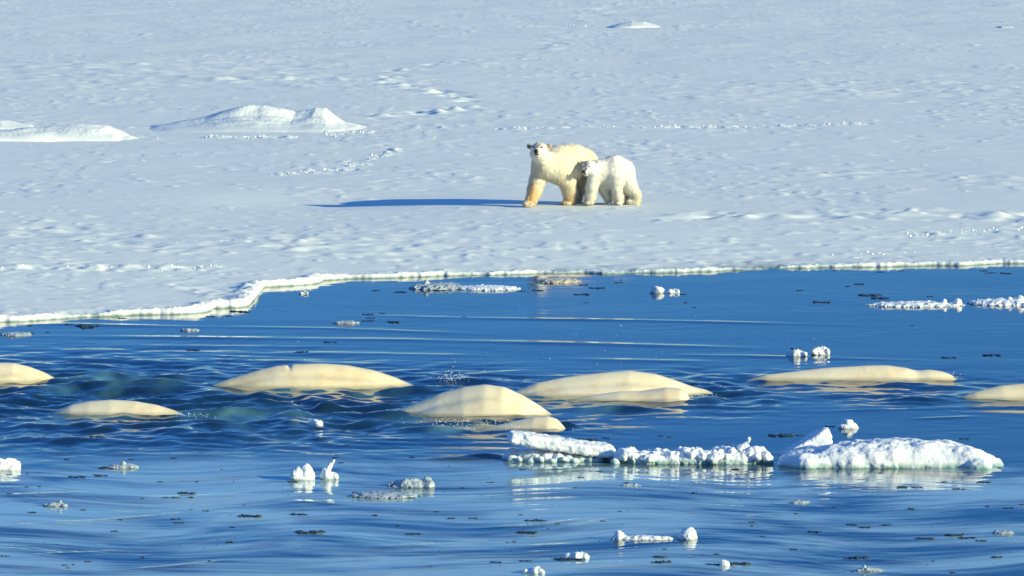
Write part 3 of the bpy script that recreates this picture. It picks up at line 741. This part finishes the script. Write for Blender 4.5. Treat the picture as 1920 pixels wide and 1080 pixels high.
def cone_chain(pts):
    def f(X, Y, Z):
        d = None
        for a, b in zip(pts[:-1], pts[1:]):
            q = sd_cone(X, Y, Z, a[:3], a[3], b[:3], b[3]); d = q if d is None else smin(d, q, .01)
        return d
    return f
def core(xs, zs, depth, sc=.8):
    """solid heart of a floe: a height profile along x, rounded over its depth"""
    xs = np.array(xs); zs = np.array(zs); L0, L1 = xs[0], xs[-1]
    def f(X, Y, Z):
        w = np.clip(np.minimum(X - L0, L1 - X) / .35, 0.02, 1)**.5
        t = (Y - .35 * depth) / (.5 * depth * w)
        top = np.interp(X, xs, zs) * sc * np.clip(1 - np.abs(t)**4, 0, 1)**.5
        d1 = (Z - top) * .75; d2 = (np.abs(t) - 1) * .5 * depth * w * .8
        return np.maximum(np.maximum(d1, d2), np.maximum(L0 - X, X - L1))
    return f
def profile_floe(pts, wl, depth, lump, n, seed, k=.03, rough=1.0, h=.014, flat=1.0, boxes=()):
    """lumps filling the outline pts (photo px) over the waterline wl"""
    r = random.Random(seed); cxp = (pts[0][0] + pts[-1][0]) / 2; cx, cy = P(cxp, wl); s = scl(cy)
    xs = [(a - cxp) / s for a, b in pts]; zs = [(wl - b) / s for a, b in pts]
    sp = []
    for i in range(n):
        x = xs[0] + (xs[-1] - xs[0]) * (i + r.random()) / n
        top = float(np.interp(x, xs, zs)); y = r.uniform(0, 1)
        ltop = top * (0.35 + .65 * math.sin(math.pi * min(1, .12 + y * .75))**.8) if y < .5 else top * r.uniform(.75, 1)
        rad = min(r.uniform(*lump), max(.03, (ltop + .12) * .9))
        edge = min(x - xs[0], xs[-1] - x); dd = depth * min(1, .35 + edge / .4)
        sp.append((x, (y - .15) * dd, ltop - rad, rad))
    return sp, cxp, xs, zs
# A: slanted slab on rubble
def slab(c, size, tilt, yaw=0.0, rnd=.03):
    ct, st = math.cos(tilt), math.sin(tilt); cyw, syw = math.cos(yaw), math.sin(yaw)
    def f(X, Y, Z):
        x, y, z = X - c[0], Y - c[1], Z - c[2]
        x, y = x * cyw + y * syw, -x * syw + y * cyw
        x, z = x * ct + z * st, -x * st + z * ct
        qx, qy, qz = np.abs(x) - size[0] + rnd, np.abs(y) - size[1] + rnd, np.abs(z) - size[2] + rnd
        return np.sqrt(np.maximum(qx, 0)**2 + np.maximum(qy, 0)**2 + np.maximum(qz, 0)**2) + np.minimum(np.maximum(qx, np.maximum(qy, qz)), 0) - rnd
    return f
GF = 'ice floes drifting in front of the whales'
sp = [(-.62, .30, .02, .12), (-.45, .25, .00, .13), (-.3, .12, .02, .10), (-.15, .08, .01, .10), (.0, .05, .02, .09), (.12, .02, .0, .08), (.3, .1, -.02, .09), (.5, .1, -.03, .08), (-.2, .3, .03, .14), (.1, .3, .0, .12), (-.6, .1, .0, .08), (-.52, .02, .03, .05), (-.38, .0, -.02, .07), (-.24, -.04, .04, .05), (-.08, -.03, .0, .06), (.06, -.05, .05, .04), (.2, -.02, .0, .05), (.42, .02, -.01, .06), (-.2, .25, .0, (.5, .25, .13)), (.2, .25, -.02, (.5, .25, .10))]
V, Q = ice_mesh(sp, .013, 401, .75, .03, pad=.25, boxes=(slab((0.03, .22, .205), (.70, .27, .075), R(-9), .05, .05),))
place_ice('slanted_ice_slab', 'slanted white slab of ice tipped up over greenish rubble', 'ice floe', GF, 1048, 866, V, Q, M_ICE)
# B: row of rubble
pts = [(1152, 862), (1165, 842), (1180, 838), (1195, 848), (1230, 843), (1260, 846), (1300, 839), (1330, 845), (1362, 838), (1385, 838), (1398, 832), (1410, 840), (1432, 838), (1445, 860)]
sp, cxp, cxs, czs = profile_floe(pts, 869, .42, (.03, .075), 130, 402)
sp += [((1405 - cxp) / 145, .15, (869 - 831) / 145, .022), ((1402 - cxp) / 145, .15, (869 - 838) / 145, .03), ((1407 - cxp) / 145, .15, (869 - 826) / 145, .014)]
V, Q = ice_mesh(sp, .010, 403, .85, .022, nscale=1.3, boxes=(core(cxs, czs, .42, .72),))
place_ice('ice_floe', 'narrow row of knobbly broken ice between the slab and the broad floe', 'ice floe', GF, cxp, 869, V, Q, M_ICE)
# C: broad floe
pts = [(1470, 862), (1490, 852), (1510, 846), (1560, 835), (1600, 829), (1650, 823), (1690, 819), (1730, 822), (1770, 828), (1815, 834), (1835, 840), (1852, 853), (1872, 870)]
pts = [(a_, 875 - (875 - b_) * .80) for a_, b_ in pts]
sp, cxp, cxs, czs = profile_floe(pts, 875, .95, (.08, .17), 60, 404)
V, Q = ice_mesh(sp, .012, 405, .8, .11, nscale=.6, boxes=(core(cxs, czs, 1.0, .9),))
place_ice('broad_ice_floe', 'broadest floe, thick and snow covered with rounded lumps', 'ice floe', GF, cxp, 875, V, Q, M_ICE)
# C2: leaning block
V, Q = ice_mesh([(.16, .0, .26, .05), (-.2, .0, .05, .05)], .011, 406, .5, .03, pad=.3, boxes=(slab((0.0, .0, .16), (.36, .16, .075), R(30), .1, .03), slab((0.20, .0, .24), (.12, .15, .10), R(30), .1, .03)))
place_ice('leaning_ice_block', 'pointed ice block leaning up at the left end of the broad floe', 'ice block', None, 1512, 862, V, Q, M_ICE, .25)

def chunk(px_, pyb, w, hgt, label, seed, style='lump', mat=None, depth=None, name='ice_chunk', group='small ice chunks floating on the water', cat='ice chunk', extra=(), chain=None):
    r = random.Random(seed); x, y = P(px_, pyb); s = scl(y); W, Hh = w / s, hgt / s; D = depth or W * .6
    sp = []
    if style == 'lump':
        for i in range(9):
            xx = r.uniform(-.5, .5) * W * .75; top = Hh * (1 - (2 * xx / W)**2 * .55) * r.uniform(.65, 1.02); rad = min(W, Hh * 1.6) * r.uniform(.14, .32)
            sp.append((xx, r.uniform(-.4, .4) * D, top - rad, rad))
        sp.append((0, 0, -.01, (W * .47, D * .45, Hh * .8)))
    elif style == 'flat':
        sp.append((0, 0, -.005, (W * .5, D * .5, Hh * .8)))
        for i in range(12):
            xx = r.uniform(-.45, .45) * W; rad = Hh * r.uniform(.3, .7); sp.append((xx, r.uniform(-.3, .3) * D, Hh * r.uniform(.5, .85) * (1 - (2 * xx / W)**2 * .5) - rad, rad))
    elif style == 'cone':
        for t in np.linspace(0, 1, 6): sp.append((W * .12 * (t - .5), 0, Hh * (t * .85), W * .46 * (1 - t)**1.2 + W * .05))
    for e in extra: sp.append((e[0] * W, e[1] * D, e[2] * Hh, e[3] * Hh))
    sc = max(.3, min(1, Hh / .15))
    bx_ = (cone_chain([(q[0] * W, q[1] * D, q[2] * Hh, q[3] * Hh) for q in chain]),) if chain else ()
    V, Q = ice_mesh(sp, max(.005, W / 80 if W < .8 else .011), seed, sc * .7, .035 * sc + .006, below=-.03, nscale=min(2.0, 1 / sc), boxes=bx_, pad=(3 * Hh if chain else 0))
    return place_ice(name, label, cat, group, px_, pyb, V, Q, mat or M_CHUNK)
chunk(1495, 668, 38, 14, 'rounded white ice chunk, left one of the pair above the longest whale', 501)
chunk(1539, 665, 36, 17, 'peaked white ice chunk, right one of the pair above the longest whale', 502)
chunk(1591, 803, 36, 17, 'crumbly white ice chunk just behind the broad floe', 503)
chunk(570, 898, 42, 28, 'blocky white ice chunk beside the curved fang of ice', 504)
chunk(618, 898, 30, 14, 'curved fang shaped piece of white ice standing upright', 505, chain=[(-.28, 0, .3, .62), (-.18, 0, 1.2, .50), (.02, 0, 1.85, .34), (.22, 0, 2.35, .14), (.30, 0, 2.55, .06)], name='ice_fang')
chunk(590, 798, 26, 13, 'small wet white ice chunk below the notched whale', 506)
chunk(12, 881, 56, 24, 'bright white ice chunk cut by the left edge', 507)
chunk(770, 911, 86, 17, 'translucent grey rounded ice piece left of the slanted slab', 508, 'flat', M_GREY, extra=[(.36, 0, .55, .5)])
chunk(722, 930, 134, 10, 'long flat grey ice pan below the translucent piece', 509, 'flat', M_GREY, depth=.45)
chunk(1291, 1010, 36, 20, 'small white cone of ice at lower right of centre', 510, 'cone')
chunk(1205, 1011, 118, 10, 'low strip of crumbly white ice with a knob at its left end', 511, 'flat', depth=.2, extra=[(-.38, 0, 1.0, .75), (-.33, 0, .6, .6)])
chunk(1082, 1046, 50, 13, 'small white ice lump above the bottom edge, near the middle', 512)
chunk(1000, 1074, 46, 13, 'grey white ice lump touching the bottom edge', 513)
chunk(1358, 1062, 16, 13, 'tiny white ice knob with dark fragments to its right', 514)
chunk(228, 877, 60, 9, 'white tipped dark ice patch at lower left', 515, 'flat', M_GREY, extra=[(0.05, 0, .9, .5)])
chunk(104, 948, 44, 8, 'small frosted ice patch near the lower left corner', 516, 'flat', M_GREY, extra=[(.2, 0, .9, .4)])
chunk(1233, 549, 22, 12, 'left one of two small knobs of ice by the far shore', 517)
chunk(1262, 549, 26, 9, 'right one of two small knobs of ice by the far shore', 518)
GP = 'flat ice pans near the edge of the ice sheet'
chunk(1716, 573, 182, 10, 'long flat ice pan with crumbly right end', 519, 'flat', depth=.7, name='ice_pan', group=GP, cat='ice pan', extra=[(.3, 0, .7, .5), (.44, 0, .7, .7)])
chunk(1885, 570, 136, 12, 'flat snowy ice pan cut by the right edge', 520, 'flat', depth=.9, name='ice_pan', group=GP, cat='ice pan', extra=[(.2, 0, .7, .7), (.05, 0, .5, .6)])
chunk(820, 540, 100, 12, 'frosty flat ice pan with a raised left end near the shore', 521, 'flat', M_GREY, depth=1.0, name='ice_pan', group=GP, cat='ice pan', extra=[(-.2, 0, .8, .5)])
chunk(915, 542, 116, 9, 'thin white edged ice pan joined on the right of the frosty one', 522, 'flat', depth=.8, name='ice_pan', group=GP, cat='ice pan')
chunk(1045, 528, 84, 8, 'yellowish flat ice pan close to the shore', 523, 'flat', M_DIRTY, depth=.8, name='ice_pan', group=GP, cat='ice pan')
chunk(30, 628, 60, 7, 'grey ice pan near the left edge below the shore', 531, 'flat', M_GREY, depth=.5, name='ice_pan', group=GP, cat='ice pan')
chunk(648, 606, 50, 6, 'small frosty ice patch below the shore, left of centre', 524, 'flat', M_GREY)
chunk(356, 620, 36, 6, 'small smooth grey ice patch below the left shore', 525, 'flat', M_GREY)
chunk(1183, 911, 36, 6, 'grey slush lump in front of the rubble row', 526, 'flat', M_GREY)
chunk(1498, 943, 40, 6, 'grey slush lump in front of the broad floe', 527, 'flat', M_GREY)
chunk(1631, 1070, 54, 8, 'dark rimmed ice patch at the bottom edge on the right', 528, 'flat', M_GREY, extra=[(-.2, 0, .9, .5)])
chunk(1880, 1000, 38, 7, 'smooth grey ice patch at the lower right edge', 529, 'flat', M_GREY)
chunk(570, 551, 18, 6, 'tiny white chunk by the notch in the shore', 530)

# ------------------------------------------------------------------ wet fragments, edge shade put into their dark colour (one group, copies of eight shapes)
GD = 'dark wet ice fragments scattered on the water'
frag = []
for i in range(8):
    r = random.Random(600 + i); sp = [(0, 0, -.004, (.10, .055, .012))]
    for k_ in range(10): sp.append((r.uniform(-.11, .11), r.uniform(-.04, .04), r.uniform(-.004, .006), (r.uniform(.012, .04), r.uniform(.01, .03), r.uniform(.006, .014))))
    V, Q = ice_mesh(sp, .007, 610 + i, .3, .006, below=-.015, nscale=2)
    frag.append(raw_mesh('ice_fragment', V, Q)); frag[-1].materials.append(M_DARK)
fr = [(545, 902, 22), (330, 935, 18), (310, 935, 14), (430, 1018, 16), (330, 974, 18), (335, 981, 20), (470, 969, 50), (580, 999, 50), (565, 965, 32), (435, 989, 14), (215, 998, 14), (60, 962, 16),
      (145, 895, 30), (190, 892, 24), (180, 890, 14), (220, 877, 60), (345, 925, 36), (985, 1000, 44), (1005, 977, 40), (845, 971, 16), (887, 971, 16), (775, 1000, 30), (930, 1055, 26), (985, 1052, 22),
      (1060, 1050, 60), (1240, 1045, 30), (1240, 1056, 36), (1690, 914, 22), (1720, 914, 20), (1798, 917, 24), (1845, 904, 30), (1527, 997, 24), (1600, 985, 22), (1620, 990, 26), (1660, 985, 22), (1790, 1004, 36), (1815, 1009, 30),
      (1840, 1014, 20), (1735, 1010, 40), (1375, 1059, 60), (1330, 1059, 20), (1345, 1040, 12), (1605, 1047, 44), (1870, 1045, 22), (1890, 953, 18), (1465, 817, 46), (1555, 800, 22), (1100, 825, 36), (1135, 822, 16), (1240, 818, 12), (1255, 820, 8), (1175, 908, 12),
      (620, 642, 24), (605, 860, 0), (650, 836, 14), (640, 868, 10), (185, 822, 28), (360, 656, 28), (565, 661, 26), (1490, 654, 16), (1780, 671, 26), (1860, 666, 34), (1540, 567, 40), (1630, 554, 40), (1655, 560, 34), (1610, 533, 22), (1590, 537, 12),
      (1500, 545, 12), (1090, 552, 28), (1120, 540, 30), (1095, 534, 20), (1160, 530, 16), (1012, 545, 24), (980, 546, 16), (705, 545, 16), (750, 548, 22), (825, 545, 20), (690, 590, 22), (695, 597, 20), (690, 602, 22), (735, 604, 26), (205, 595, 54), (230, 597, 16), (165, 612, 42), (130, 609, 14),
      (345, 592, 16), (395, 594, 20), (430, 593, 12), (455, 585, 40), (1445, 507, 20), (1565, 507, 12), (1650, 510, 14), (1690, 508, 10), (1845, 508, 16), (1885, 513, 24), (1860, 512, 16), (60, 625, 14), (90, 623, 10), (1770, 904, 12), (1378, 880, 16), (1500, 817, 14), (1710, 955, 12), (1808, 823, 22),
      (1125, 884, 10), (1830, 571, 16), (1280, 552, 14), (1745, 556, 14), (980, 880, 14), (1045, 880, 16), (920, 905, 14), (665, 822, 10), (1410, 980, 12), (1490, 1030, 14), (300, 903, 12), (125, 861, 10)]
rr_ = random.Random(9)
for _ in range(80):                                  # the many short bits between the larger ones
    y_ = rr_.choice((rr_.uniform(505, 620),) + (rr_.uniform(850, 1078),) * 5); fr.append((rr_.uniform(0, 1920), y_, rr_.uniform(5, 13)))
E_ = lambda x: float(edge_y(np.array([x]))[0])
for i, (px_, py_, w) in enumerate(fr):
    if w <= 0: continue
    x, y = P(px_, py_)
    if y > E_(x) - .35: continue
    s = scl(y); o = bpy.data.objects.new('ice_fragment', frag[i % 8]); COL.objects.link(o)
    q = w / s / .24; o.location = (x, y, water_z(x, y) + .002); o.scale = (q, q * rr_.uniform(.8, 1.6), min(1.6, max(.5, q)) * rr_.uniform(.8, 1.3)); o.rotation_euler = (0, 0, rr_.uniform(-.2, .2) + (math.pi if rr_.random() < .5 else 0))
    tag(o, 'small wet fragment of ice lying flat on the water, edge shade painted dark', 'ice fragment', GD)

# ------------------------------------------------------------------ uncountable small stuff
def crumbs(name, label, cat, items, mat, seed):
    r = np.random.RandomState(seed); V0, F0 = ico((1, 1, 1), 1); VV = []; FF = []; off = 0
    for (x, y, z, s) in items:
        q = V0 * (s * (0.6 + .8 * r.rand(3))) * (1 + .35 * r.randn(len(V0), 1)).clip(.5, 1.6); VV.append(q + (x, y, z)); FF.append(F0 + off); off += len(V0)
    me = raw_mesh(name, np.concatenate(VV), np.concatenate(FF), False)
    return tag(link(name, me, mat), label, cat, kind='stuff')
r = random.Random(77); it = []
for pts, n, sp_ in (([(920, 243), (1040, 240), (1240, 239), (1440, 237), (1650, 232)], 170, 1.0), ([(380, 257), (460, 257), (555, 258)], 150, 1.3), ([(225, 255), (330, 258)], 20, .8), ([(610, 250), (640, 252), (720, 246)], 80, 2.0),
                    ([(510, 330), (560, 325), (640, 318)], 60, 1.6), ([(650, 311), (690, 308)], 40, 1.5), ([(690, 297), (750, 282)], 40, 3), ([(970, 49), (1100, 48), (1400, 50)], 120, 1), ([(440, 60), (700, 61)], 30, 1), ([(750, 245), (860, 242)], 20, 1),
                    ([(0, 498), (260, 495), (420, 492)], 60, 1.5), ([(1690, 435), (1920, 424)], 60, 1.5), ([(1560, 465), (1800, 463)], 40, 1.5), ([(1700, 435), (1750, 436)], 30, .8)):
    L = len(pts) - 1
    for _ in range(int(n * .65)):
        t = r.random() * L; i = min(int(t), L - 1); f = t - i
        x, y = P(pts[i][0] * (1 - f) + pts[i + 1][0] * f + r.gauss(0, 3), pts[i][1] * (1 - f) + pts[i + 1][1] * f + r.gauss(0, sp_), ICE_Z)
        s = r.uniform(.006, .021) * (1.6 if r.random() < .1 else 1); it.append((x, y, ground_z(x, y) + s * .3, s))
crumbs('snow_rubble', 'loose crumbs of snow and ice along the cracks of the ice sheet', 'snow rubble', it, M_SNOW, 5)
r = random.Random(78); it = []
for _ in range(800):
    px_, py_ = r.uniform(-30, 1950), r.choice((r.uniform(505, 670), r.uniform(840, 1090), r.uniform(840, 1090))); x, y = P(px_, py_)
    if y > E_(x) - .3: continue
    it.append((x, y, water_z(x, y), r.uniform(.003, .007)))
crumbs('ice_crumbs', 'tiny dark specks of ice strewn over the water', 'ice crumbs', it, M_DARK, 6)
def drops(items): 
    return crumbs('water_splash', 'fine white splash drops thrown up beside the whales', 'splash', items, M_ICE, 7)
r = random.Random(79); it = []
for px_, py_, n, sx, hz in ((845, 716, 110, 16, .07), (850, 714, 14, 8, .16), (640, 800, 0, 0, 0), (900, 800, 200, 60, .06), (365, 778, 60, 14, .03), (1100, 737, 40, 30, .03), (1315, 745, 60, 12, .05), (980, 808, 60, 40, .03), (1795, 709, 24, 8, .04), (1000, 690, 14, 200, .3), (1180, 650, 14, 200, .3)):
    for _ in range(n):
        x, y = P(px_ + r.gauss(0, sx), py_ + r.gauss(0, 1.2)); it.append((x, y, water_z(x, y) + abs(r.gauss(0, hz)), r.uniform(.003, .008)))
drops(it)
